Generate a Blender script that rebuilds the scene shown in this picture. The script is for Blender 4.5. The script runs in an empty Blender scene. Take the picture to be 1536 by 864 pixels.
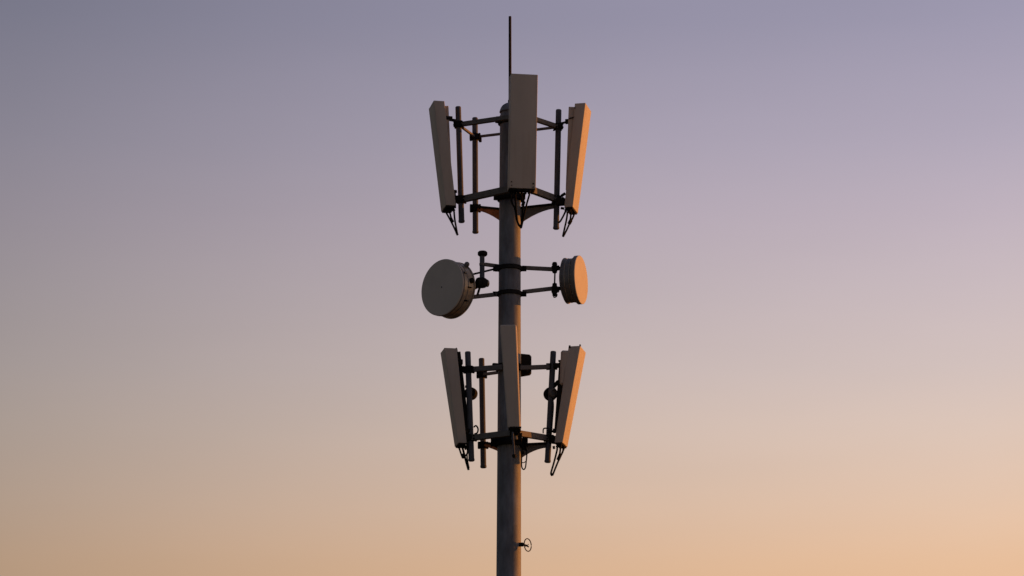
import bpy, bmesh, math, random
from mathutils import Vector, Matrix

S = bpy.context.scene
COL = S.collection
R = math.radians
random.seed(7)

# ------------------------------------------------------------------ camera
D = 58.0            # metres from the camera to the foot of the mast
CAM_H = 1.6
LENS = 120.0
TILT = 14.5
cam = bpy.data.cameras.new('camera')
cam_ob = bpy.data.objects.new('camera', cam)
COL.objects.link(cam_ob)
cam.sensor_width = 36.0
cam.lens = LENS
cam.clip_start = 0.5
cam.clip_end = 20000.0
cam_ob.location = (0, -D, CAM_H)
cam_ob.rotation_euler = (R(90 + TILT), 0, 0)
S.camera = cam_ob

# ------------------------------------------------------------------ world, sun, exposure
SUN_AZ = 70.0       # degrees to the right of the viewing direction (the sun is behind and right of the mast)
SUN_EL = 6.0
sun_dir = Vector((math.sin(R(SUN_AZ)) * math.cos(R(SUN_EL)), math.cos(R(SUN_AZ)) * math.cos(R(SUN_EL)), math.sin(R(SUN_EL))))

world = bpy.data.worlds.new('World')
S.world = world
world.use_nodes = True
wn = world.node_tree
wl = wn.links
bg = wn.nodes['Background']
sky = wn.nodes.new('ShaderNodeTexSky')
sky.sky_type = 'NISHITA'
sky.sun_disc = False
sky.sun_elevation = R(SUN_EL)
sky.sun_rotation = R(SUN_AZ)
sky.dust_density = 1.0
sky.air_density = 1.0
sky.ozone_density = 1.0
# the clear-air sky plus an evening haze whose colour follows the elevation and whose glow follows the azimuth from the sun
geo = wn.nodes.new('ShaderNodeTexCoord')
sep = wn.nodes.new('ShaderNodeSeparateXYZ')
wl.new(geo.outputs['Generated'], sep.inputs[0])
def world_ramp(fac, stops, interp):
    n = wn.nodes.new('ShaderNodeValToRGB')
    n.color_ramp.interpolation = interp
    el = n.color_ramp.elements
    while len(el) > 1: el.remove(el[-1])
    for i, (p, c) in enumerate(stops):
        e = el[0] if i == 0 else el.new(p)
        e.position = p; e.color = (*c, 1)
    wl.new(fac, n.inputs[0])
    return n.outputs[0]
HAZE = [  # elevation in degrees, colour
    (0.0, (0.56, 0.25, 0.10)),
    (6.0, (0.57, 0.29, 0.14)),
    (9.75, (0.560, 0.313, 0.170)),
    (10.9, (0.538, 0.345, 0.240)),
    (12.07, (0.502, 0.357, 0.292)),
    (13.1, (0.456, 0.343, 0.318)),
    (14.35, (0.406, 0.312, 0.323)),
    (15.6, (0.360, 0.278, 0.320)),
    (16.87, (0.306, 0.246, 0.308)),
    (19.02, (0.224, 0.188, 0.263)),
    (26.0, (0.160, 0.140, 0.215)),
    (50.0, (0.125, 0.120, 0.185)),
    (90.0, (0.120, 0.120, 0.185)),
]
hz = world_ramp(sep.outputs['Z'], [(math.sin(R(d)), c) for d, c in HAZE], 'LINEAR')
GLOW = [(-1.0, (.26,) * 3), (-0.5, (.29,) * 3), (-0.15, (.36,) * 3), (0.02, (.47,) * 3), (0.185, (.65,) * 3), (0.275, (.905,) * 3), (0.36, (1.10,) * 3), (0.46, (1.26,) * 3),
        (0.7, (1.55, 1.34, 1.0)), (1.0, (1.75, 1.38, .85))]     # warmer towards the sun
dotn = wn.nodes.new('ShaderNodeVectorMath'); dotn.operation = 'DOT_PRODUCT'
wl.new(geo.outputs['Generated'], dotn.inputs[0])
dotn.inputs[1].default_value = (math.sin(R(SUN_AZ)), math.cos(R(SUN_AZ)), 0)
mr = wn.nodes.new('ShaderNodeMapRange')
mr.inputs['From Min'].default_value = -1; mr.inputs['From Max'].default_value = 1
wl.new(dotn.outputs['Value'], mr.inputs['Value'])
gl = world_ramp(mr.outputs[0], [((x + 1) / 2, tuple(v / 2 for v in g_)) for x, g_ in GLOW], 'LINEAR')
def vmath(op, a, b=None, sc=None):
    n = wn.nodes.new('ShaderNodeVectorMath'); n.operation = op
    wl.new(a, n.inputs[0])
    if b is not None: wl.new(b, n.inputs[1])
    if sc is not None: n.inputs['Scale'].default_value = sc
    return n.outputs[0]
hmap = wn.nodes.new('ShaderNodeMapping'); hmap.inputs['Scale'].default_value = (5, 5, 26)
wl.new(geo.outputs['Generated'], hmap.inputs[0])
hn = wn.nodes.new('ShaderNodeTexNoise'); hn.inputs['Scale'].default_value = 1.6; hn.inputs['Detail'].default_value = 6
wl.new(hmap.outputs[0], hn.inputs['Vector'])
hv = wn.nodes.new('ShaderNodeMapRange'); hv.inputs['To Min'].default_value = 0.955; hv.inputs['To Max'].default_value = 1.045
wl.new(hn.outputs['Fac'], hv.inputs['Value'])
uneven = vmath('SCALE', vmath('MULTIPLY', hz, gl), sc=1.0)
wl.new(hv.outputs[0], uneven.node.inputs['Scale'])
haze_col = vmath('SCALE', uneven, sc=2.0 / 0.3)      # strength 0.15, exposure +1
clear = vmath('SCALE', sky.outputs[0], sc=0.15)
wl.new(vmath('ADD', haze_col, clear), bg.inputs['Color'])
bg.inputs['Strength'].default_value = 0.15

sl = bpy.data.lights.new('sun', 'SUN')
sl.energy = 2.2
sl.angle = R(0.53)
sl.color = (1.0, 0.305, 0.03)
so = bpy.data.objects.new('sun', sl)
COL.objects.link(so)
so.rotation_euler = (-sun_dir).to_track_quat('-Z', 'Y').to_euler()
so.location = (60, 40, 60)

S.view_settings.view_transform = 'Standard'
S.view_settings.look = 'None'
S.view_settings.exposure = 1.0
S.view_settings.gamma = 1.0
S.view_settings.use_curve_mapping = False

# ------------------------------------------------------------------ materials
def material(name, base, rough=0.6, metal=0.0, var=0.25, scale=6.0, stretch=(1, 1, 1), bump=0.0, tint=None, spec=0.5, dirt=None):
    m = bpy.data.materials.new(name)
    m.use_nodes = True
    nt = m.node_tree; L = nt.links
    b = nt.nodes['Principled BSDF']
    tc = nt.nodes.new('ShaderNodeTexCoord')
    mp = nt.nodes.new('ShaderNodeMapping'); mp.inputs['Scale'].default_value = stretch
    L.new(tc.outputs['Object'], mp.inputs[0])
    nz = nt.nodes.new('ShaderNodeTexNoise'); nz.inputs['Scale'].default_value = scale
    nz.inputs['Detail'].default_value = 7; nz.inputs['Roughness'].default_value = 0.6
    L.new(mp.outputs[0], nz.inputs['Vector'])
    cr = nt.nodes.new('ShaderNodeValToRGB')
    lo = [c * (1 - var) for c in base]; hi = [min(1, c * (1 + var)) for c in (tint or base)]
    cr.color_ramp.elements[0].position = 0.3; cr.color_ramp.elements[0].color = (*lo, 1)
    cr.color_ramp.elements[1].position = 0.7; cr.color_ramp.elements[1].color = (*hi, 1)
    L.new(nz.outputs['Fac'], cr.inputs[0])
    out = cr.outputs[0]
    if dirt:
        n2 = nt.nodes.new('ShaderNodeTexNoise'); n2.inputs['Scale'].default_value = scale * 3.1
        n2.inputs['Detail'].default_value = 5
        m2 = nt.nodes.new('ShaderNodeMapping'); m2.inputs['Scale'].default_value = (1, 1, 0.12)
        L.new(tc.outputs['Object'], m2.inputs[0]); L.new(m2.outputs[0], n2.inputs['Vector'])
        r2 = nt.nodes.new('ShaderNodeValToRGB')
        r2.color_ramp.elements[0].position = 0.52; r2.color_ramp.elements[0].color = (0, 0, 0, 1)
        r2.color_ramp.elements[1].position = 0.72; r2.color_ramp.elements[1].color = (0.55, 0.55, 0.55, 1)
        L.new(n2.outputs['Fac'], r2.inputs[0])
        mx = nt.nodes.new('ShaderNodeMix'); mx.data_type = 'RGBA'
        L.new(r2.outputs[0], mx.inputs['Factor']); L.new(out, mx.inputs['A']); mx.inputs['B'].default_value = (*dirt, 1)
        out = mx.outputs['Result']
    L.new(out, b.inputs['Base Color'])
    rr = nt.nodes.new('ShaderNodeMapRange')
    rr.inputs['To Min'].default_value = max(0.05, rough - 0.1); rr.inputs['To Max'].default_value = min(1, rough + 0.12)
    L.new(nz.outputs['Fac'], rr.inputs['Value']); L.new(rr.outputs[0], b.inputs['Roughness'])
    b.inputs['Metallic'].default_value = metal
    b.inputs['Specular IOR Level'].default_value = spec
    if bump:
        bp = nt.nodes.new('ShaderNodeBump'); bp.inputs['Strength'].default_value = bump; bp.inputs['Distance'].default_value = 0.01
        L.new(nz.outputs['Fac'], bp.inputs['Height']); L.new(bp.outputs[0], b.inputs['Normal'])
    return m

M = dict(
    pole=material('mast_steel', (0.130, 0.148, 0.188), 0.62, 0.0, 0.45, 5.0, (1, 1, 0.4), 0.25, dirt=(0.085, 0.085, 0.10), spec=0.3),
    pipe=material('pipe_steel', (0.075, 0.09, 0.12), 0.75, 0.0, 0.3, 9.0, (1, 1, 0.3), 0.1, spec=0.2),
    arm=material('arm_steel', (0.12, 0.118, 0.12), 0.72, 0.0, 0.25, 10.0, spec=0.3),
    black=material('blackened_steel', (0.018, 0.018, 0.019), 0.8, 0.0, 0.4, 20.0, spec=0.05),
    radome=material('radome_plastic', (0.42, 0.392, 0.365), 0.65, 0.0, 0.07, 2.2, (1, 1, 0.35), 0.03, dirt=(0.34, 0.305, 0.28), spec=0.2),
    dish=material('dish_cover', (0.445, 0.43, 0.42), 0.7, 0.0, 0.06, 2.5, spec=0.2),
    drum=material('drum_metal', (0.34, 0.31, 0.27), 0.42, 0.3, 0.35, 7.0),
    drumdark=material('drum_painted_metal', (0.12, 0.125, 0.14), 0.55, 0.1, 0.25, 9.0),
    sun_tint=material('sun_tinted_steel', (0.30, 0.125, 0.05), 0.8, 0.0, 0.45, 9.0, tint=(0.34, 0.15, 0.07), bump=0.2, spec=0.2),  # orange sunlight on the rear gussets, painted into the steel colour
    cable=material('cable_rubber', (0.008, 0.008, 0.008), 0.75, 0.0, 0.3, 20.0, spec=0.06),
    whip=material('whip_fibreglass', (0.028, 0.022, 0.022), 0.7, 0.0, 0.3, 6.0, spec=0.12),
    bolt=material('bolt_zinc', (0.10, 0.095, 0.095), 0.4, 0.6, 0.25, 30.0),
    ground=material('dry_grass_ground', (0.05, 0.043, 0.026), 0.95, 0.0, 0.5, 0.35, tint=(0.06, 0.055, 0.032), bump=0.3, spec=0.1),
)

# ------------------------------------------------------------------ helpers
K = (D / math.cos(R(TILT))) * 36.0 / LENS / 1536.0     # metres per reference-picture unit at the mast
_e = R(TILT)
FWD = Vector((0, math.cos(_e), math.sin(_e))); UPV = Vector((0, -math.sin(_e), math.cos(_e)))
def P(px, py, d=0.0):
    """world point seen at (px, py) standing d metres in front of (towards the camera from) the mast axis"""
    s = 36.0 / LENS / 1536.0
    ray = FWD + Vector((1, 0, 0)) * ((px - 768) * s) - UPV * ((py - 432) * s)
    t = (D - d) / ray.y
    return Vector((0, -D, CAM_H)) + ray * t

def thing(name, label, cat, loc, group=None):
    o = bpy.data.objects.new(name, None)
    o.empty_display_size = 0.2
    COL.objects.link(o)
    o.location = loc; o['label'] = label; o['category'] = cat
    if group: o['group'] = group
    return o

def origin(o):
    v = Vector((0, 0, 0))
    while o is not None:
        v += o.location; o = o.parent
    return v

def obj(name, bm, mat, parent=None, smooth=True, label=None, angle=35):
    bmesh.ops.recalc_face_normals(bm, faces=bm.faces[:])
    off = origin(parent)
    if off.length: bmesh.ops.translate(bm, verts=bm.verts[:], vec=-off)
    me = bpy.data.meshes.new(name)
    bm.to_mesh(me); bm.free()
    me.materials.append(mat)
    if smooth:
        for p in me.polygons: p.use_smooth = True
        me.set_sharp_from_angle(angle=R(angle))
    o = bpy.data.objects.new(name, me)
    COL.objects.link(o)
    o.parent = parent
    if label: o['label'] = label
    return o

def frame_of(axis):
    a = axis.normalized()
    ref = Vector((0, 0, 1)) if abs(a.z) < 0.95 else Vector((1, 0, 0))
    u = a.cross(ref).normalized(); v = u.cross(a).normalized()
    return a, u, v

def add_lathe(bm, base, axis, prof, n=32):
    """prof: (radius, distance along axis); closed by caps where radius is 0 or at the ends"""
    a, u, v = frame_of(axis)
    rings = []
    for r, z in prof:
        c = base + a * z
        if r < 1e-6: rings.append([bm.verts.new(c)])
        else: rings.append([bm.verts.new(c + (u * math.cos(2 * math.pi * i / n) + v * math.sin(2 * math.pi * i / n)) * r) for i in range(n)])
    for A, B in zip(rings, rings[1:]):
        for i in range(n):
            j = (i + 1) % n
            q = [A[i % len(A)], A[j % len(A)], B[j % len(B)], B[i % len(B)]]
            q = list(dict.fromkeys(q))
            if len(q) > 2: bm.faces.new(q)
    for rg in (rings[0], rings[-1]):
        if len(rg) > 2: bm.faces.new(rg)

def lathe(base, axis, prof, n=32):
    bm = bmesh.new(); add_lathe(bm, base, axis, prof, n); return bm

def add_cyl(bm, p0, p1, r, n=16, r1=None, bev=0.0):
    ax = p1 - p0; L = ax.length; r1 = r if r1 is None else r1
    if bev: prof = [(r - bev, 0), (r, bev), (r1, L - bev), (r1 - bev, L)]
    else: prof = [(r, 0), (r1, L)]
    add_lathe(bm, p0, ax, prof, n)

def cyl(p0, p1, r, n=16, r1=None, bev=0.0):
    bm = bmesh.new(); add_cyl(bm, p0, p1, r, n, r1, bev); return bm

def spline(pts, sub=6):
    if len(pts) < 3: return pts
    out = []
    q = [pts[0]] + list(pts) + [pts[-1]]
    for i in range(1, len(q) - 2):
        a, b, c, d = q[i - 1], q[i], q[i + 1], q[i + 2]
        for k in range(sub):
            t = k / sub
            out.append(0.5 * ((2 * b) + (c - a) * t + (2 * a - 5 * b + 4 * c - d) * t * t + (3 * b - a - 3 * c + d) * t ** 3))
    out.append(pts[-1])
    return out

def add_tube(bm, pts, r, n=8, sub=6, closed=False):
    if closed:
        path = list(pts)
    else:
        path = spline(pts, sub)
    rings = []
    m = len(path); prev = None
    for i, p in enumerate(path):
        if closed: t = path[(i + 1) % m] - path[i - 1]
        else: t = path[min(i + 1, m - 1)] - path[max(i - 1, 0)]
        t.normalize()
        if prev is None: _, u, v = frame_of(t)
        else:
            u = (prev - t * prev.dot(t)).normalized(); v = t.cross(u)
        prev = u
        rings.append([bm.verts.new(p + (u * math.cos(2 * math.pi * k / n) + v * math.sin(2 * math.pi * k / n)) * r) for k in range(n)])
    seq = list(zip(rings, rings[1:])) + ([(rings[-1], rings[0])] if closed else [])
    for A, B in seq:
        for k in range(n):
            bm.faces.new((A[k], A[(k + 1) % n], B[(k + 1) % n], B[k]))
    if not closed:
        bm.faces.new(rings[0]); bm.faces.new(rings[-1])

def tube(pts, r, n=8, sub=6, closed=False):
    bm = bmesh.new(); add_tube(bm, pts, r, n, sub, closed); return bm

def add_hull(bm, lo, hi, bev=0.0, seg=2):
    """prism between two polygons of equal length"""
    b2 = bmesh.new()
    A = [b2.verts.new(p) for p in lo]; B = [b2.verts.new(p) for p in hi]
    b2.faces.new(A); b2.faces.new(B)
    n = len(A)
    for i in range(n): b2.faces.new((A[i], A[(i + 1) % n], B[(i + 1) % n], B[i]))
    bmesh.ops.recalc_face_normals(b2, faces=b2.faces[:])
    if bev: bmesh.ops.bevel(b2, geom=b2.edges[:], offset=bev, segments=seg, profile=0.6, affect='EDGES')
    me = bpy.data.meshes.new('tmp'); b2.to_mesh(me); b2.free()
    bm.from_mesh(me); bpy.data.meshes.remove(me)

def add_box(bm, c, ax, sx, sy, sz, bev=0.004, up=Vector((0, 0, 1))):
    """box centred at c; ax = direction of its length sx, sz measured along 'up'"""
    a = ax.normalized(); s = a.cross(up).normalized(); u = s.cross(a).normalized()
    lo = [c + a * (i * sx / 2) + s * (j * sy / 2) - u * (sz / 2) for i, j in ((-1, -1), (1, -1), (1, 1), (-1, 1))]
    hi = [p + u * sz for p in lo]
    add_hull(bm, lo, hi, bev, 1)

def add_bar(bm, p0, p1, w, h, bev=0.004):
    d = p1 - p0
    up = Vector((0, 0, 1)) if abs(d.normalized().z) < 0.9 else Vector((0, -1, 0))
    add_box(bm, (p0 + p1) / 2, d, d.length, w, h, bev, up)

def bar(p0, p1, w, h, bev=0.004):
    bm = bmesh.new(); add_bar(bm, p0, p1, w, h, bev); return bm

def plate(pts, thick, bev=0.002):
    """flat polygon (world points) given a thickness"""
    n = Vector((0, 0, 0))
    for i in range(1, len(pts) - 1): n += (pts[i] - pts[0]).cross(pts[i + 1] - pts[0])
    n.normalize()
    bm = bmesh.new()
    add_hull(bm, [p - n * thick / 2 for p in pts], [p + n * thick / 2 for p in pts], bev, 1)
    return bm

X = Vector((1, 0, 0)); Yv = Vector((0, 1, 0)); Z = Vector((0, 0, 1))
def hdir(phi):          # horizontal direction, 0 = towards the camera, + = to the right
    return Vector((math.sin(R(phi)), -math.cos(R(phi)), 0))

# ------------------------------------------------------------------ ground
bm = bmesh.new()
N = 40
g = [[bm.verts.new((math.copysign(abs(i / N * 2 - 1) ** 3, i - N / 2) * 3000, math.copysign(abs(j / N * 2 - 1) ** 3, j - N / 2) * 3000, 0)) for j in range(N + 1)] for i in range(N + 1)]
for i in range(N):
    for j in range(N): bm.faces.new((g[i][j], g[i + 1][j], g[i + 1][j + 1], g[i][j + 1]))
gr = obj('ground', bm, M['ground'], smooth=False)
gr['kind'] = 'structure'

# ------------------------------------------------------------------ monopole
ax_t = P(765.4, 160); ax_b = P(763.1, 855)
ax = (ax_b - ax_t).normalized()
def pole_at(z): return ax_t + ax * ((z - ax_t.z) / ax.z)
def pole_r(z):
    t = (ax_t.z - z) / (ax_t.z - ax_b.z)
    return (15.6 + 2.6 * t) * K * (1 if t < 1 else 1)
base = pole_at(0.0)
mast = thing('monopole', 'tall round dark steel mast with a domed cap carrying all the antennas', 'mast', base)
bm = bmesh.new()
prof = []
for z in (0.0, 4.0, 8.0, ax_b.z, P(765, 600).z, P(765, 300).z, ax_t.z - 0.16):
    prof.append((pole_r(z), z / abs(ax.z)))
add_lathe(bm, base, -ax, prof, 48)
obj('shaft', bm, M['pole'], mast)
rt = pole_r(ax_t.z)
cap0 = pole_at(ax_t.z - 0.165)
capprof = [(rt * 0.90, 0.0), (rt * 0.90, 0.05), (rt * 1.04, 0.055), (rt * 1.06, 0.065), (rt * 1.04, 0.075)]
for k in range(1, 9):
    a = k / 8 * math.pi / 2
    capprof.append((max(1e-7, rt * 1.0 * math.cos(a)) if k < 8 else 0.0, 0.08 + 0.155 * math.sin(a)))
obj('dome_cap', lathe(cap0, Z, capprof, 40), M['pole'], mast)
bm = bmesh.new()
add_lathe(bm, base, Z, [(0.5, 0.0), (0.5, 0.05), (pole_r(0) * 0.98, 0.055)], 40)
obj('base_plate', bm, M['pole'], mast)
# ------------------------------------------------------------------ whip antenna
wt = P(765, 24.5, 0.0); wb = P(765.1, 158, 0.0)
whip = thing('whip_antenna', 'thin dark upright rod rising from the domed top of the mast', 'antenna', wb)
obj('rod', cyl(wb - Z * 0.1, wt, 2.45 * K, 14, 2.2 * K, 0.006), M['whip'], whip)
obj('ferrule', cyl(wb - Z * 0.08, wb + Z * 0.10, 3.3 * K, 14, None, 0.006), M['black'], whip)

# ------------------------------------------------------------------ mounting hardware builders
def pipe(parent, top, bot, r, label=None):
    ax_ = bot - top; L = ax_.length
    prof = [(r * 0.82, 0), (r, 0.012), (r, L - 0.045), (r * 1.10, L - 0.043), (r * 1.10, L - 0.012), (r * 0.85, L)]
    return obj('pipe', lathe(top, ax_, prof, 20), M['pipe'], parent, label=label)

def clamp(parent, c, axis, r, w=0.17, h=0.12, dep=0.13, phi=0.0, bolts=True, name='pipe_clamp'):
    """two bolted jaws round a pipe at c"""
    bm = bmesh.new()
    d = hdir(phi + 90)
    f = hdir(phi)
    add_lathe(bm, c - Z * h / 2, Z, [(r * 1.15, 0), (r * 1.28, 0.008), (r * 1.28, h - 0.008), (r * 1.15, h)], 20)
    for s in (-1, 1):
        add_box(bm, c + f * s * (r * 0.9), d, w, 0.03, h * 0.86, 0.006)
        add_box(bm, c + f * s * (r * 0.9 + 0.016) , d, w * 0.6, 0.012, h * 0.5, 0.003)
    if bolts:
        for sx in (-1, 1):
            for sz in (-1, 1):
                b = c + d * sx * w * 0.38 + Z * sz * h * 0.25
                add_cyl(bm, b - f * (r + 0.075), b + f * (r + 0.075), 0.011, 8)
                for s in (-1, 1):
                    e = b + f * s * (r + 0.03)
                    add_cyl(bm, e, e + f * s * 0.018, 0.02, 6)
    return obj(name, bm, M['black'], parent)

def collar(parent, z, h=0.10, extra=0.035, lugs=(90, -90), name='pole_collar'):
    c = pole_at(z); r = pole_r(z)
    bm = bmesh.new()
    add_lathe(bm, c - Z * h / 2, Z, [(r - 0.01, 0), (r + extra - 0.006, 0), (r + extra, 0.006), (r + extra, h - 0.006), (r + extra - 0.006, h), (r - 0.01, h)], 48)
    for a in lugs:
        f = hdir(a); s = hdir(a + 90)
        for k in (-1, 1):
            add_box(bm, c + f * (r + extra + 0.03) + s * k * 0.022, f, 0.09, 0.016, h * 1.12, 0.003)
        for zz in (-0.25, 0.25):
            b = c + f * (r + extra + 0.045) + Z * zz * h
            add_cyl(bm, b - s * 0.06, b + s * 0.06, 0.01, 8)
            for k in (-1, 1): add_cyl(bm, b + s * k * 0.032, b + s * k * 0.05, 0.019, 6)
    return obj(name, bm, M['black'], parent)

PR = 4.35 * K

# ------------------------------------------------------------------ upper frame
uf = thing('antenna_mount', 'upper steel antenna frame of pipes and arms below the domed cap', 'antenna mount', P(765, 330))
pipes_u = {'L': ((687.2, 160, .06), (692.4, 334, .03)), 'R': ((838, 164.5, -.03), (834.2, 344, -.03)), 'B': ((712.5, 176.5, -.72), (713.2, 350, -.72)), 'F': ((785, 160, .74), (783, 288, .72))}
pt = {k: (P(*a), P(*b)) for k, (a, b) in pipes_u.items()}
for k in 'LRBF': pipe(uf, pt[k][0], pt[k][1], PR)
def on(tab, k, py):
    a, b = tab[k]
    t = (py - a[1]) / (b[1] - a[1])
    return P(a[0] + (b[0] - a[0]) * t, py, a[2] + (b[2] - a[2]) * t)
cu = {('L', 0): 187, ('R', 0): 190.5, ('B', 0): 205.5, ('F', 0): 173, ('L', 1): 299.5, ('R', 1): 299, ('B', 1): 312.5, ('F', 1): 279.5}
cp = {k: on(pipes_u, k[0], v) for k, v in cu.items()}
# bars L-F and R-F in front of the mast, thin struts round the back
collar(uf, P(765, 183).z, 0.10, 0.035, (-60, 120))
collar(uf, P(765, 297.5).z, 0.10, 0.035, (-70, 60))
off = Vector((0, -0.06, 0))
for lv, (w, h) in ((0, (.07, .078)), (1, (.08, .115))):
    l, r_, b, f = cp['L', lv], cp['R', lv], cp['B', lv], cp['F', lv]
    obj('arm', bar(l + (f - l).normalized() * 0.02, f, w, h), M['arm'], uf)
    obj('arm', bar(r_ + (f - r_).normalized() * 0.02, f, w, h), M['arm'], uf)
for a, b in ((('L', 0), ('B', 0)), (('B', 0), ('R', 0))):
    p, q = cp[a], cp[b]
    obj('brace', bar(p - Z * .0, q, .04, .042), M['sun_tint'] if False else M['arm'], uf)
for k, w in (('L', .17), ('R', .15), ('B', .20), ('F', .16)):
    for lv in (0, 1):
        clamp(uf, cp[k, lv], Z, PR, w, 0.125 if lv == 0 else 0.14, phi={'L': -10, 'R': 12, 'B': 0, 'F': 0}[k])
# radial cantilever arms with curved gussets under the ring
def cantilever(parent, end, zc, hgt, mat, ph):
    c = pole_at(zc); d = (end - c); d.z = 0; L = d.length; dn = d.normalized()
    r = pole_r(zc)
    p0 = c + dn * (r - 0.01); p0.z = zc; p1 = end - dn * 0.02
    obj('gusset_flange', bar(p0 + Z * 0.0, p1, 0.085, 0.035, 0.003), M['black'], parent)
    top0 = p0 - Z * 0.018; top1 = p1 - Z * 0.018
    lower = []
    for i in range(7):
        t = i / 6
        q = top1.lerp(top0, t)
        drop = 0.055 + (hgt - 0.055) * t ** 1.9
        lower.append(q - Z * drop)
    obj('gusset', plate([top0, top1] + lower, 0.028), mat, parent)
zR = P(765, 312).z
cantilever(uf, cp['R', 1] - Z * 0.09, zR, 0.27, M['arm'], 90)
cantilever(uf, cp['B', 1] + Z * 0.03, P(748, 313, -.1).z, 0.24, M['sun_tint'], -40)  # rear gusset wears the painted-in orange sunlight
obj('thumb_screw', cyl(P(720.5, 207, -.66), P(720.5, 213, -.66), 2.2 * K, 8), M['black'], uf)

# ------------------------------------------------------------------ lower frame
lf = thing('antenna_mount', 'lower steel antenna frame of pipes and arms below the two dishes', 'antenna mount', P(764, 690))
pipes_l = {'L': ((701.6, 527.5, .06), (707.2, 692, .03)), 'R': ((830, 527, -.03), (821.3, 694, -.03)), 'B': ((722.3, 537.5, -.72), (725.2, 702, -.72)), 'F': ((766, 520, .72), (772, 660, .70))}
for k in 'LRBF': pipe(lf, P(*pipes_l[k][0]), P(*pipes_l[k][1]), PR)
cl = {('L', 0): 554.5, ('R', 0): 550, ('B', 0): 562, ('F', 0): 541, ('L', 1): 657, ('R', 1): 657.5, ('B', 1): 668, ('F', 1): 649}
cq = {k: on(pipes_l, k[0], v) for k, v in cl.items()}
zc = P(765, 552).z
collar(lf, zc, 0.11, 0.035, (-70, 100))
collar(lf, P(764, 664).z, 0.14, 0.045, (-75, 80))
obj('arm', bar(cq['L', 0], P(754, 551, .2), .065, .09), M['arm'], lf)
obj('arm', bar(cq['R', 0], P(780, 552, .12), .06, .075), M['arm'], lf)
obj('arm_sleeve', bar(P(836, 549.5, -.03), P(819.3, 550, -.03), .09, .105), M['black'], lf)
obj('brace', bar(cq['B', 0], P(758, 557, -.2), .05, .05), M['arm'], lf)
obj('arm', bar(P(769, 544, .72), pole_at(P(765, 552).z) - Yv * .2, .06, .08), M['arm'], lf)
for k in 'LR':
    obj('arm', bar(cq[k, 1], cq['F', 1], .08, .10), M['arm'], lf)
for k, w in (('L', .20), ('R', .14), ('B', .19), ('F', .16)):
    for lv in (0, 1):
        if k == 'R' and lv == 0: continue
        clamp(lf, cq[k, lv], Z, PR, w, 0.125 if lv == 0 else 0.12, phi={'L': -10, 'R': 12, 'B': 0, 'F': 0}[k])
cantilever(lf, cq['R', 1] - Z * 0.09, P(764, 667).z, 0.23, M['arm'], 90)
cantilever(lf, cq['B', 1] + Z * 0.05, P(764, 667, -.1).z, 0.13, M['sun_tint'], -40)  # same painted sunlight colour on the lower rear gusset
obj('bracket_block', bar(P(766, 655, .62), P(783, 656, .62), .12, .13), M['black'], lf)

# ------------------------------------------------------------------ panel antennas
def panel(label, Nt, Nb, phi, wt_, wb_, tt, tb, bolts_front=False, round_top=0.012):
    """Nt, Nb: the long edge nearest the camera (top, bottom); phi: where the radome faces; widths and depths in metres"""
    s = 1 if phi > 0 else -1
    right = Vector((math.cos(R(phi)), math.sin(R(phi)), 0))
    wd = right * s; inn = -hdir(phi)
    a, b = P(*Nt), P(*Nb)
    root = thing('panel_antenna', label, 'antenna', b + wd * wb_ / 2 + inn * tb / 2, 'sector panel antennas on the mast')
    def ring(p, w, t, ins=0.0):
        return [p + wd * ins + inn * ins, p + wd * (w - ins) + inn * ins, p + wd * (w - ins) + inn * (t - ins), p + wd * ins + inn * (t - ins)]
    bm = bmesh.new()
    add_hull(bm, ring(b, wb_, tb), ring(a, wt_, tt), round_top, 3)
    obj('radome', bm, M['radome'], root, angle=12)
    up = (a - b).normalized()
    bm = bmesh.new()
    add_hull(bm, ring(b - up * 0.022, wb_, tb, 0.012), ring(b + up * 0.01, wb_, tb, 0.012), 0.003, 1)
    obj('bottom_cap', bm, M['black'], root)
    return root, a, b, wd, inn, up

def rail(root, p0, p1, w, h, mat='black'):
    return obj('mounting_rail', bar(p0, p1, w, h, 0.006), M[mat], root)

def connector(root, p, d, r=0.024, L=0.07):
    bm = bmesh.new()
    add_lathe(bm, p - d * 0.02, d, [(r, 0), (r, L * .5), (r * 1.2, L * .52), (r * 1.2, L * .8), (r * .7, L * .85), (r * .6, L + .02)], 12)
    return obj('connector', bm, M['cable'], root)

CR = 1.4 * K
def cable(root, pts, r=CR, name='jumper_cable'):
    global last_cable
    last_cable = obj(name, tube([P(*p) for p in pts], r, 8, 5), M['cable'], root)
    return last_cable
def sleeve(root, p0, p1, r=2.8 * K):
    return obj('cable_sleeve', cyl(P(*p0), P(*p1), r, 10, None, 0.006), M['cable'], last_cable)

# upper left
t, a, b, wd, inn, up = panel('upper left panel antenna leaning outward, facing left and fully in shade', (650.5, 150.5, .31), (668.6, 307.5, .28), -78.6, .51, .46, 16.6 * K, 15.6 * K)
rail(t, P(669.8, 159, .08), P(674.5, 262, .06), .07, .03, 'radome')
bm = bmesh.new(); add_cyl(bm, P(668, 177, .07), P(678.6, 178, .07), 3.6 * K, 10, None, .006); add_bar(bm, P(672, 179, .05), P(684, 181, .05), .03, .05)
obj('tilt_bracket', bm, M['black'], t)
bm = bmesh.new(); add_bar(bm, P(680, 299, .06), P(690, 299, .04), .10, .12); add_bar(bm, P(682.5, 285, .06), P(683, 312, .06), .03, .045); add_cyl(bm, P(680, 288, .1), P(685.5, 287, .1), 2.3 * K, 8)
obj('pivot_bracket', bm, M['black'], t)
for x_, y_, d_ in ((666.5, 313, -.05), (671, 311, .1), (675.5, 313, -.02), (680, 313.5, .0)): connector(t, P(x_, y_, d_), (Z * -1 + X * .25).normalized())
cable(t, [(667, 315, -.05), (671, 322, 0), (676, 331, .02), (681, 341, .03), (686, 352, .03)])
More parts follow.
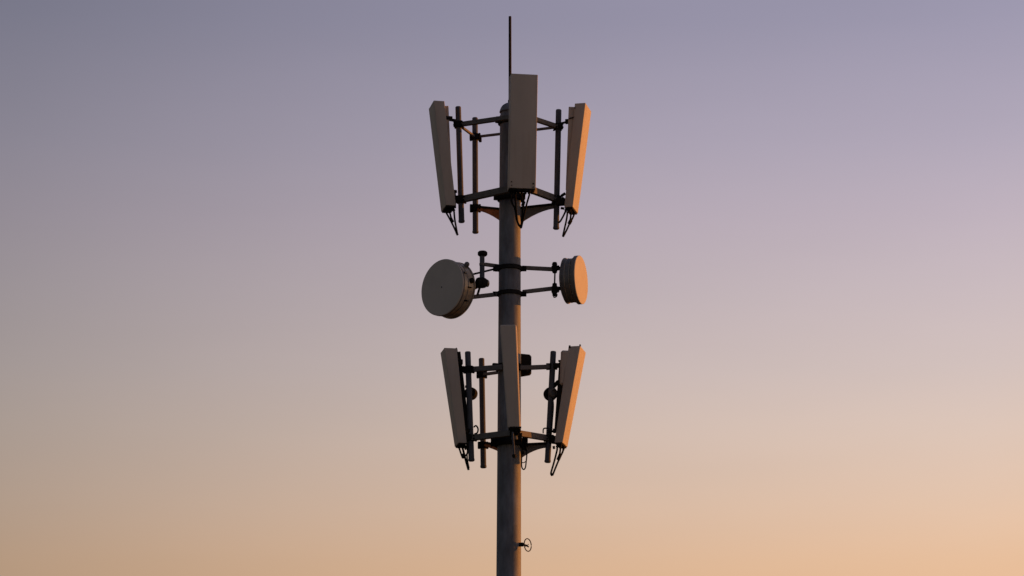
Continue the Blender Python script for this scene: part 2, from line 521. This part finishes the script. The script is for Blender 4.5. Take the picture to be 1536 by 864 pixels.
cable(t, [(673, 312, .1), (675, 320, .08), (677.5, 330, .05)])
cable(t, [(681, 316, 0), (682, 328, .02), (684, 340, .03), (686.3, 352.5, .03)])
sleeve(t, (675.3, 327, .04), (679, 333.5, .04))
sleeve(t, (684.3, 348, .03), (686.6, 352.8, .03), 1.8 * K)

# upper right
t, a, b, wd, inn, up = panel('upper right panel antenna with its orange sunlit face turned to the right', (878.3, 154, .25), (859.2, 310, .22), 77.5, .53, .46, 16.6 * K, 13.2 * K)
rail(t, P(858.9, 161, .15), P(854.5, 285, .12), .14, 6.0 * K, 'radome')
bm = bmesh.new(); add_cyl(bm, P(847.8, 182.5, .05), P(856, 182, .05), 4.0 * K, 10, None, .008); add_bar(bm, P(838, 186, .0), P(850, 183, .03), .03, .035)
obj('tilt_bracket', bm, M['black'], t)
obj('tilt_rod', cyl(P(853, 178, .2), P(862, 175.5, .2), .9 * K, 6), M['black'], t)
bm = bmesh.new(); add_bar(bm, P(836, 303, 0), P(847, 302, .05), .12, .13); add_cyl(bm, P(842, 294, .1), P(848, 290, .12), 2.4 * K, 8); add_cyl(bm, P(841, 312, .05), P(846.5, 313, .05), 2.0 * K, 8)
obj('pivot_bracket', bm, M['black'], t)
for x_, y_, d_ in ((849.5, 313, .1), (855, 312.5, .12), (860, 316, -.1)): connector(t, P(x_, y_, d_), (Z * -1 - X * .2).normalized())
cable(t, [(849, 315, .1), (846, 322, .06), (841, 331, .02), (838, 334, .0)])
cable(t, [(851.5, 316, .1), (850, 328, .1), (847, 342, .08), (844.2, 354.5, .05)])
cable(t, [(857, 316, .05), (856, 325, .05), (855, 333, .05)])
cable(t, [(862.5, 318, -.1), (859, 327, -.05), (855, 334, .02), (850, 345, .04), (844.8, 355, .05)])
sleeve(t, (856.6, 330, .02), (853.4, 336, .02))
sleeve(t, (846.3, 350.5, .05), (844.4, 355.3, .05), 1.7 * K)
obj('bolt', cyl(P(862, 161.6, .2), P(862, 161.6, .24), 1.0 * K, 8), M['bolt'], t)

# upper front
t, a, b, wd, inn, up = panel('tall wide panel antenna in front of the mast top, facing the camera', (766.6, 110, .98), (763.6, 281.5, .93), 9, 40.8 * K, 40.4 * K, 17 * K, 17 * K)
rail(t, P(786, 125, .79), P(784, 276, .77), .12, .06)
obj('tilt_bracket', bar(P(785, 176, .82), P(785, 176, .70), .10, .10), M['black'], t)
obj('pivot_bracket', bar(P(784, 276, .80), P(784, 276, .68), .10, .10), M['black'], t)
for px_, py_ in ((767.4, 274), (800, 275.5)):
    c = P(px_, py_, .98)
    for k in (0, 1):
        q = c - Z * .035 * (k * 2 - 1) * .9
        q.y = (a.y + b.y) / 2 - 0.0
        q2 = Vector((q.x, b.y + (q.x - b.x) * math.tan(R(9)), q.z))
        n = hdir(9)
        obj('bolt', cyl(q2 - n * .01, q2 + n * .012, (1.35 if px_ > 780 else 1.0) * K, 8), M['bolt'] if k else M['black'], t)
for x_ in (767, 772.5, 777.5, 782.5, 788, 793.5, 798): connector(t, P(x_, 284, .84 + random.uniform(-.05, .05)), -Z, .036, .085)
cable(t, [(766, 287, .84), (767.5, 302, .82), (773, 315, .8), (775, 330, .78), (781.5, 342, .78)])
cable(t, [(772.5, 287, .8), (774, 312, .8), (776.5, 334, .79), (781.3, 341, .78)])
cable(t, [(788, 287, .84), (785, 304, .82), (783.5, 322, .8), (781.5, 342, .78)])
cable(t, [(795, 289, .84), (789, 310, .82), (785, 328, .8), (781.8, 342, .78)])
cable(t, [(781, 288, .8), (783, 300, .8), (784.5, 306, .8)])
sleeve(t, (786, 302, .82), (783.8, 309, .82), 2.6 * K)
sleeve(t, (781.3, 337, .78), (781.4, 342.5, .78), 1.8 * K)

# lower left
t, a, b, wd, inn, up = panel('lower left panel antenna beneath the big grey dish, in shade and facing left', (666.4, 521.5, .24), (687.6, 664, .22), -79, .40, .37, 18.8 * K, 12.6 * K)
rail(t, P(686.5, 528, .02), P(700.5, 650, .0), .10, 5.0 * K)
bm = bmesh.new(); add_cyl(bm, P(688, 543, .1), P(694.3, 543, .1), 4.3 * K, 12, None, .01); add_bar(bm, P(690, 552, .03), P(701, 556, .03), .05, .07)
obj('tilt_bracket', bm, M['black'], t)
bm = bmesh.new(); add_bar(bm, P(696, 646, .1), P(705, 646, .06), .05, .06); add_cyl(bm, P(699, 641.5, .12), P(699.5, 651, .12), 1.8 * K, 8); add_bar(bm, P(700, 650, .06), P(701.5, 672, .04), .05, .05)
obj('pivot_bracket', bm, M['black'], t)
obj('top_hook', tube([P(684, 522, .15), P(685.3, 524, .15), P(686, 532, .12), P(687.5, 540, .1)], 1.0 * K, 6), M['black'], t)
for x_, y_, d_ in ((688, 669, 0), (692.5, 667, .1), (697, 669, .0)): connector(t, P(x_, y_, d_), (Z * -1 + X * .25).normalized())
cable(t, [(688.5, 671, 0), (691, 679, .02), (694, 687, .02)])
cable(t, [(693, 669, .1), (696, 680, .06), (699, 692, .04), (702.6, 704.5, .03)], CR * 1.15)
cable(t, [(699.5, 668, .02), (701.5, 676, .02), (700, 682, .02), (696, 684, .03)])
cable(t, [(700.5, 680, .03), (701, 690, .03), (703.5, 702, .03)], CR * .8)
sleeve(t, (693, 681, .04), (696.5, 687, .04))
sleeve(t, (701, 698, .03), (703, 705, .03), 1.8 * K)
cable(t, [(710.5, 641, .12), (714, 638.5, .12), (717, 643, .12), (716, 649, .12), (711.5, 651, .12)], 1.2 * K, 'cable_loop')

# lower right
t, a, b, wd, inn, up = panel('lower right panel antenna with its orange sunlit face, below the small dish', (870.6, 518.5, .24), (844.0, 663.5, .20), 78, .52, .43, 18 * K, 12.4 * K)
rail(t, P(843.2, 541, .06), P(835.5, 648, .03), .10, 9.4 * K)
bm = bmesh.new()
add_bar(bm, P(848.2, 526, .15), P(846.2, 578, .12), .16, 8.6 * K, 0.03)
obj('rail_end', bm, M['radome'], t)
bm = bmesh.new(); add_cyl(bm, P(837.5, 541.5, .1), P(844, 541, .1), 1.6 * K, 8); add_bar(bm, P(831, 549, 0), P(840, 548, .06), .06, .08)
obj('tilt_bracket', bm, M['black'], t)
bm = bmesh.new()
add_tube(bm, [P(814.8, 650, .1), P(815, 644, .1), P(818, 642.3, .1), P(826, 643.5, .1)], 1.1 * K, 6)
add_cyl(bm, P(829.5, 646.5, .12), P(834.8, 646, .12), 3.6 * K, 10); add_bar(bm, P(820, 647, .06), P(832, 647, .06), .05, .035)
add_bar(bm, P(826, 659, .0), P(833, 660, .05), .08, .14); add_cyl(bm, P(829, 671.5, .05), P(832.5, 671, .05), 2.4 * K, 8)
obj('pivot_bracket', bm, M['black'], t)
obj('top_lug', cyl(P(870, 516.8, .2), P(870.3, 520, .2), 1.2 * K, 8), M['black'], t)
obj('top_lug', cyl(P(854.5, 518.2, .2), P(854.5, 522, .2), 1.4 * K, 8), M['black'], t)
for x_, y_, d_ in ((836.5, 668, .1), (841, 667, .12), (845.5, 670, -.05)): connector(t, P(x_, y_, d_), (Z * -1 - X * .2).normalized())
cable(t, [(836.5, 671, .1), (833.5, 684, .08), (830, 697, .06), (826.4, 710, .05), (828.5, 713, .05)])
cable(t, [(841, 670, .1), (840, 678, .08), (838.8, 686, .06)])
cable(t, [(846.5, 671, -.05), (843.5, 679, .0), (839, 688, .03), (834, 700, .05), (828.8, 713, .05)])
sleeve(t, (840.5, 682, .02), (837, 690, .02))
sleeve(t, (827.0, 710, .05), (828.2, 713.8, .05), 1.9 * K)

# lower front
t, a, b, wd, inn, up = panel('slim grey panel antenna against the mast below the dishes, facing the camera', (774.6, 486.5, .98), (780.6, 641.5, .92), -3.5, 24.6 * K, 18.8 * K, 14 * K, 12 * K, round_top=0.036)
rail(t, P(764, 500, .80), P(771, 640, .77), .10, .05)
obj('tilt_bracket', bar(P(765.5, 545, .82), P(767, 545, .70), .09, .09), M['black'], t)
bm = bmesh.new(); add_bar(bm, P(771, 641, .86), P(771, 648, .70), .12, .09)
add_bar(bm, P(764.5, 641.2, .91), P(782, 641.2, .91), .05, .025)
obj('pivot_bracket', bm, M['black'], t)
obj('earth_rod', cyl(P(768.9, 648, .9), P(771.2, 682, .9), 1.6 * K, 10), M['pipe'], t)
obj('rod_eye', cyl(P(770.2, 684, .93), P(773.2, 684, .86), 2.9 * K, 12, None, .006), M['black'], t)
for x_ in (768, 774, 779): connector(t, P(x_, 645, .87), -Z, .026, .06)

# ------------------------------------------------------------------ dishes
dm = thing('dish_mount', 'pair of black collars and struts on the mast holding both round dishes', 'dish mount', P(764.5, 450))
zt, zb = P(764.7, 403).z, P(764.5, 441).z
collar(dm, zt, 6.6 * K, .025, (90, -90)); collar(dm, zb, 6.2 * K, .025, (90, -90))
for (x0, y0, d0, x1, y1, d1, h) in ((783, 401.5, 0, 831, 404, -.1, .068), (784, 438, 0, 831, 432.5, -.1, .068), (749, 399.5, 0, 727, 396.5, .1, .06), (749, 441, 0, 709, 445.5, .12, .068)):
    obj('strut', bar(P(x0, y0, d0), P(x1, y1, d1), .05, h), M['arm'], dm)
obj('post', cyl(P(723.2, 381, .1), P(723.2, 422, .1), 3.75 * K, 18, None, .004), M['pipe'], dm)
obj('post_cap', cyl(P(723.8, 384, .1), P(723.8, 377, .1), 7.3 * K, 20, None, .02), M['black'], dm)
obj('post_band', cyl(P(723.2, 398.5, .1), P(723.2, 394.5, .1), 4.4 * K, 18, None, .006), M['arm'], dm)
bm = bmesh.new(); add_lathe(bm, P(714.5, 424, .15), (P(732, 424.5, .06) - P(714.5, 424, .15)), [(0.05, 0), (.085, .015), (.098, .05), (.098, .12), (.09, .16), (.06, .205), (.03, .21)], 16)
obj('swivel_joint', bm, M['black'], dm)
obj('swivel_face', cyl(P(728.5, 425, .08), P(732.2, 425, .06), 5.6 * K, 16, None, .008), M['drum'], dm)
obj('stay_rod', cyl(P(709, 411.5, .12), P(746, 402.5, .02), 1.5 * K, 10), M['black'], dm)
obj('stay_rod', cyl(P(720, 430, .12), P(716, 443, .12), 1.8 * K, 10), M['black'], dm)
obj('strut_foot', bar(P(742.5, 402, .05), P(749, 402, .05), .10, .11), M['black'], dm)
for yy, hh in ((401.5, 17), (434.5, 20)):
    bm = bmesh.new()
    c = P(832, yy, -.1)
    add_cyl(bm, c + Z * hh * K / 2, c - Z * hh * K / 2, 3.6 * K, 14, None, .012)
    add_bar(bm, P(827.5, yy + .5, -.1), P(838.5, yy + .5, -.12), .09, .075)
    for s in (-1, 1):
        add_cyl(bm, P(829.5, yy + 5 * s, -.02), P(829.5, yy + 5 * s, .06), 1.8 * K, 8)
        add_cyl(bm, P(834.5, yy + 5 * s, -.02), P(834.5, yy + 5 * s, .05), 1.6 * K, 8)
    obj('dish_clamp', bm, M['black'], dm)
obj('clamp_rod', cyl(P(832.4, 408, -.1), P(831.8, 428, -.1), 1.2 * K, 8), M['black'], dm)
obj('clamp_hook', tube([P(830, 443, -.05), P(831, 446, -.05), P(834.5, 445, -.05), P(836, 441.5, -.05)], .9 * K, 6), M['black'], dm)

def ringbolts(root, c, n, r, dpt, num, br, mat='bolt', start=0):
    _, u, v = frame_of(n)
    for k in range(num):
        a_ = 2 * math.pi * (k + start) / num
        q = c + (u * math.cos(a_) + v * math.sin(a_)) * r - n * dpt
        out = (u * math.cos(a_) + v * math.sin(a_))
        obj('bolt', cyl(q - out * .01, q + out * .018, br, 8), M[mat], root)

# big left dish
n = hdir(-42.5); c = P(663, 431, .10); RD = 43.3 * K
dl = thing('microwave_dish', 'large round grey drum dish left of the mast, facing the camera and left', 'dish', c - n * .15, 'microwave dishes on the mast')
obj('cover', lathe(c, -n, [(0, -.004), (RD * .5, -.003), (RD * .985, 0), (RD, .006), (RD, .02)], 96), M['dish'], dl)
obj('rim', lathe(c, -n, [(RD * .97, .0205), (RD * 1.0, .021), (RD * 1.0, .055), (RD * .985, .06), (RD * .97, .061)], 96), M['drumdark'], dl)
drum_l = obj('drum', lathe(c, -n, [(RD * .95, .055), (RD * .97, .06), (RD * .965, .325), (RD * .93, .345), (RD * .6, .39), (.2, .44), (0, .445)], 96), M['drum'], dl)
obj('rear_flange', lathe(c, -n, [(RD * .96, .295), (RD * 1.0, .297), (RD * 1.0, .317), (RD * .96, .32)], 96), M['drum'], drum_l)
obj('seam_ring', lathe(c, -n, [(RD * .96, .145), (RD * .978, .147), (RD * .978, .157), (RD * .96, .16)], 96), M['drumdark'], drum_l)
obj('centre_plug', cyl(P(662.2, 430.6, .107) - n * .02, P(662.2, 430.6, .107) + n * .0, .9 * K, 8), M['black'], dl)
_, u, v = frame_of(n)
def drum_point(adeg, dep, extra=0.0):      # adeg: clock angle on the drum, 0 = towards the right, 90 = up
    rt_ = Vector((math.cos(R(-42.5)), math.sin(R(-42.5)), 0))
    o_ = rt_ * math.cos(R(adeg)) + Z * math.sin(R(adeg))
    return c + o_ * (RD * .97 + extra) - n * dep, o_
q, o_ = drum_point(50, .27)
bm = bmesh.new(); add_lathe(bm, q - o_ * .02, o_, [(.03, 0), (.042, .03), (.047, .06), (.04, .09), (.02, .105), (0, .108)], 14)
obj('knob', bm, M['drumdark'], drum_l)
q, o_ = drum_point(9, .23)
bm = bmesh.new(); add_lathe(bm, q - o_ * .02, o_, [(.045, 0), (.05, .03), (.045, .06), (.025, .075), (0, .078)], 14)
obj('cable_gland', bm, M['black'], drum_l)
q, o_ = drum_point(24, .10)
obj('latch', bar(q - n * .02 + o_ * .01, q + n * .03 + o_ * .01, .05, .03), M['bolt'], drum_l)
for ad in (-6, -34):
    q, o_ = drum_point(ad, .18)
    bm = bmesh.new(); add_bar(bm, q + n * .045 + o_ * .006, q - n * .045 + o_ * .006, .04, .016)
    obj('latch', bm, M['black'], drum_l)
bm = bmesh.new(); pr = P(723, 424, .1); add_cyl(bm, c - n * .42, pr, .09, 16, .06)
obj('mount_arm', bm, M['black'], dl)

# small right dish
n = hdir(73); c = P(872, 419.7, -.25); RS = 36.9 * K
dr = thing('microwave_dish', 'small round drum dish right of the mast with its sunlit orange face', 'dish', c - n * .15, 'microwave dishes on the mast')
obj('cover', lathe(c, -n, [(0, -.004), (RS * .5, -.003), (RS * .985, 0), (RS, .006), (RS, .015)], 96), M['dish'], dr)
obj('rim', lathe(c, -n, [(RS * .97, .0155), (RS * 1.0, .016), (RS * 1.0, .078), (RS * .985, .082), (RS * .95, .083)], 96), M['drumdark'], dr)
drum_r = obj('drum', lathe(c, -n, [(RS * .88, .075), (RS * .905, .08), (RS * .905, .262), (RS * .88, .266)], 96), M['drumdark'], dr)
for dd in (.115, .20):
    obj('seam_ring', lathe(c, -n, [(RS * .90, dd), (RS * .918, dd + .001), (RS * .918, dd + .010), (RS * .90, dd + .012)], 96), M['drum'], drum_r)
obj('rear_flange', lathe(c, -n, [(RS * .89, .258), (RS * .945, .26), (RS * .945, .279), (RS * .89, .282)], 96), M['drumdark'], drum_r)
obj('back_shell', lathe(c, -n, [(RS * .88, .278), (RS * .86, .285), (RS * .78, .31), (RS * .6, .335), (.12, .35), (0, .352)], 64), M['drumdark'], dr)
_, u, v = frame_of(n)
rt_ = Vector((math.cos(R(73)), math.sin(R(73)), 0))
for k in range(28):
    a_ = 2 * math.pi * k / 28
    o_ = rt_ * math.cos(a_) + Z * math.sin(a_)
    q = c + o_ * RS * .905
    obj('clip', bar(q - n * .085, q - n * .105, .022, .014, .002), M['bolt'] if k % 2 else M['drum'], drum_r)
bm = bmesh.new()
for yy in (402.5, 432.5):
    add_bar(bm, P(835, yy, -.12), P(846, yy + .5, -.14), .05, .06)
obj('mount_bracket', bm, M['black'], dr)

# ------------------------------------------------------------------ remote radio units on the lower frame
c = P(785.5, 546.5, -.36)
rb = thing('radio_unit', 'black rounded box half hidden behind the mast beside the lower slim panel', 'radio unit', c)
prof2 = [P(x_, y_, -.26) for x_, y_ in ((774, 529.5), (794.5, 531.5), (797.2, 534.5), (797.2, 557), (795, 559.5), (774, 563))]
bm = bmesh.new(); add_hull(bm, prof2, [p + Yv * .2 for p in prof2], .012, 2)
obj('case', bm, M['black'], rb)
bm = bmesh.new()
for k in range(9):
    q = c + X * (k - 4) * 2.2 * K + Yv * .115
    add_box(bm, q, Yv, .05, .008, 22 * K, .001)
obj('cooling_fins', bm, M['black'], rb)
obj('back_bracket', bar(c + Vector((-.1, 0, 0)), pole_at(c.z) + Vector((.0, .12, 0)), .08, .10), M['black'], rb)

def round_unit(label, px, py, d, phi, r):
    c = P(px, py, d); n = hdir(phi)
    t = thing('round_radio', label, 'radio unit', c, 'round units behind the lower panels')
    obj('housing', lathe(c - n * .07, n, [(r * .5, 0), (r * .9, .01), (r, .03), (r, .09), (r * .92, .11), (r * .5, .118), (0, .12)], 40), M['black'], t)
    obj('face_ring', lathe(c + n * .045, n, [(r * .80, .0), (r * .95, .004), (r * .95, .02), (r * .80, .02), (r * .78, 0)], 40), M['black'], t)
    return t, c, n
t, c, n = round_unit('black round unit behind the right pipe of the lower frame', 825.8, 591, -.14, 12, 10.2 * K)
bm = bmesh.new(); add_lathe(bm, P(828.5, 590, .0), hdir(25), [(4.4 * K, 0), (6.6 * K, .01), (6.6 * K, .05), (5.0 * K, .06), (4.6 * K, .03)], 24)
obj('clamp_ring', bm, M['arm'], t)
obj('support_bar', bar(P(830, 580, -.06), P(838, 572, .02), .05, .06), M['black'], t)
obj('cable_tail', tube([P(829.5, 596, .06), P(830.5, 610, .06), P(829, 630, .05), P(828, 645, .05)], .7 * K, 6), M['cable'], t)
t, c, n = round_unit('black round unit behind the left pipe of the lower frame', 706.5, 590.5, -.12, -20, 9.4 * K)
obj('clamp_ring', cyl(P(697.5, 580, .0), P(705, 580, .0), 2.0 * K, 8), M['black'], t)

# ------------------------------------------------------------------ small hanging pieces
lp = thing('cable_loop', 'slack black cable loop hanging right of the mast under the lower frame', 'cable', P(786, 700, .3))
obj('cable', tube([P(x_, y_, .28) for x_, y_ in ((784.5, 664), (783.2, 676), (782.3, 690), (782.6, 700), (785.2, 704.2), (788, 701.5), (789.3, 692), (790.2, 680), (788, 668))], 1.0 * K, 8), M['cable'], lp)
obj('cable_tie', tube([P(782.6, 693.5, .28), P(785.5, 694, .28), P(789.2, 691.8, .28)], .7 * K, 6), M['cable'], lp)
bm = bmesh.new()
for (x_, y_, r_) in ((785, 672, 2.6), (787, 658, 2.8), (784.5, 679, 2.2), (788, 674, 1.8)):
    add_lathe(bm, P(x_, y_ + r_, .27), Z, [(r_ * .6 * K, 0), (r_ * K, .4 * r_ * K), (r_ * K, 1.5 * r_ * K), (r_ * .6 * K, 2 * r_ * K)], 10)
obj('cable_gland', bm, M['cable'], lp)

n = hdir(56); c = P(791.6, 817.5, .16)
ra = thing('ring_antenna', 'tiny wire ring on a short stem low on the right of the mast', 'antenna', c)
u = Vector((math.cos(R(56)), math.sin(R(56)), 0))
obj('ring', tube([c + (u * math.cos(2 * math.pi * k / 48) + Z * math.sin(2 * math.pi * k / 48)) * 9.3 * K for k in range(48)], .78 * K, 8, closed=True), M['whip'], ra)
obj('hub', lathe(P(779, 816.8, .1), X, [(.028, 0), (.036, .012), (.036, .062), (.028, .077)], 10), M['black'], ra)
bm = bmesh.new(); add_cyl(bm, P(783, 816.5, .11), P(790, 818.4, .15), 1.5 * K, 10); add_cyl(bm, P(789.5, 818.2, .15), P(793, 820.4, .16), 1.1 * K, 8); add_cyl(bm, P(791, 818, .155), P(793.2, 816, .16), .5 * K, 6)
obj('stem', bm, M['whip'], ra)
obj('spoke', cyl(P(790.5, 818.4, .15), c + u * 9.3 * K * -.86 - Z * 9.3 * K * .5, .35 * K, 6), M['whip'], ra)
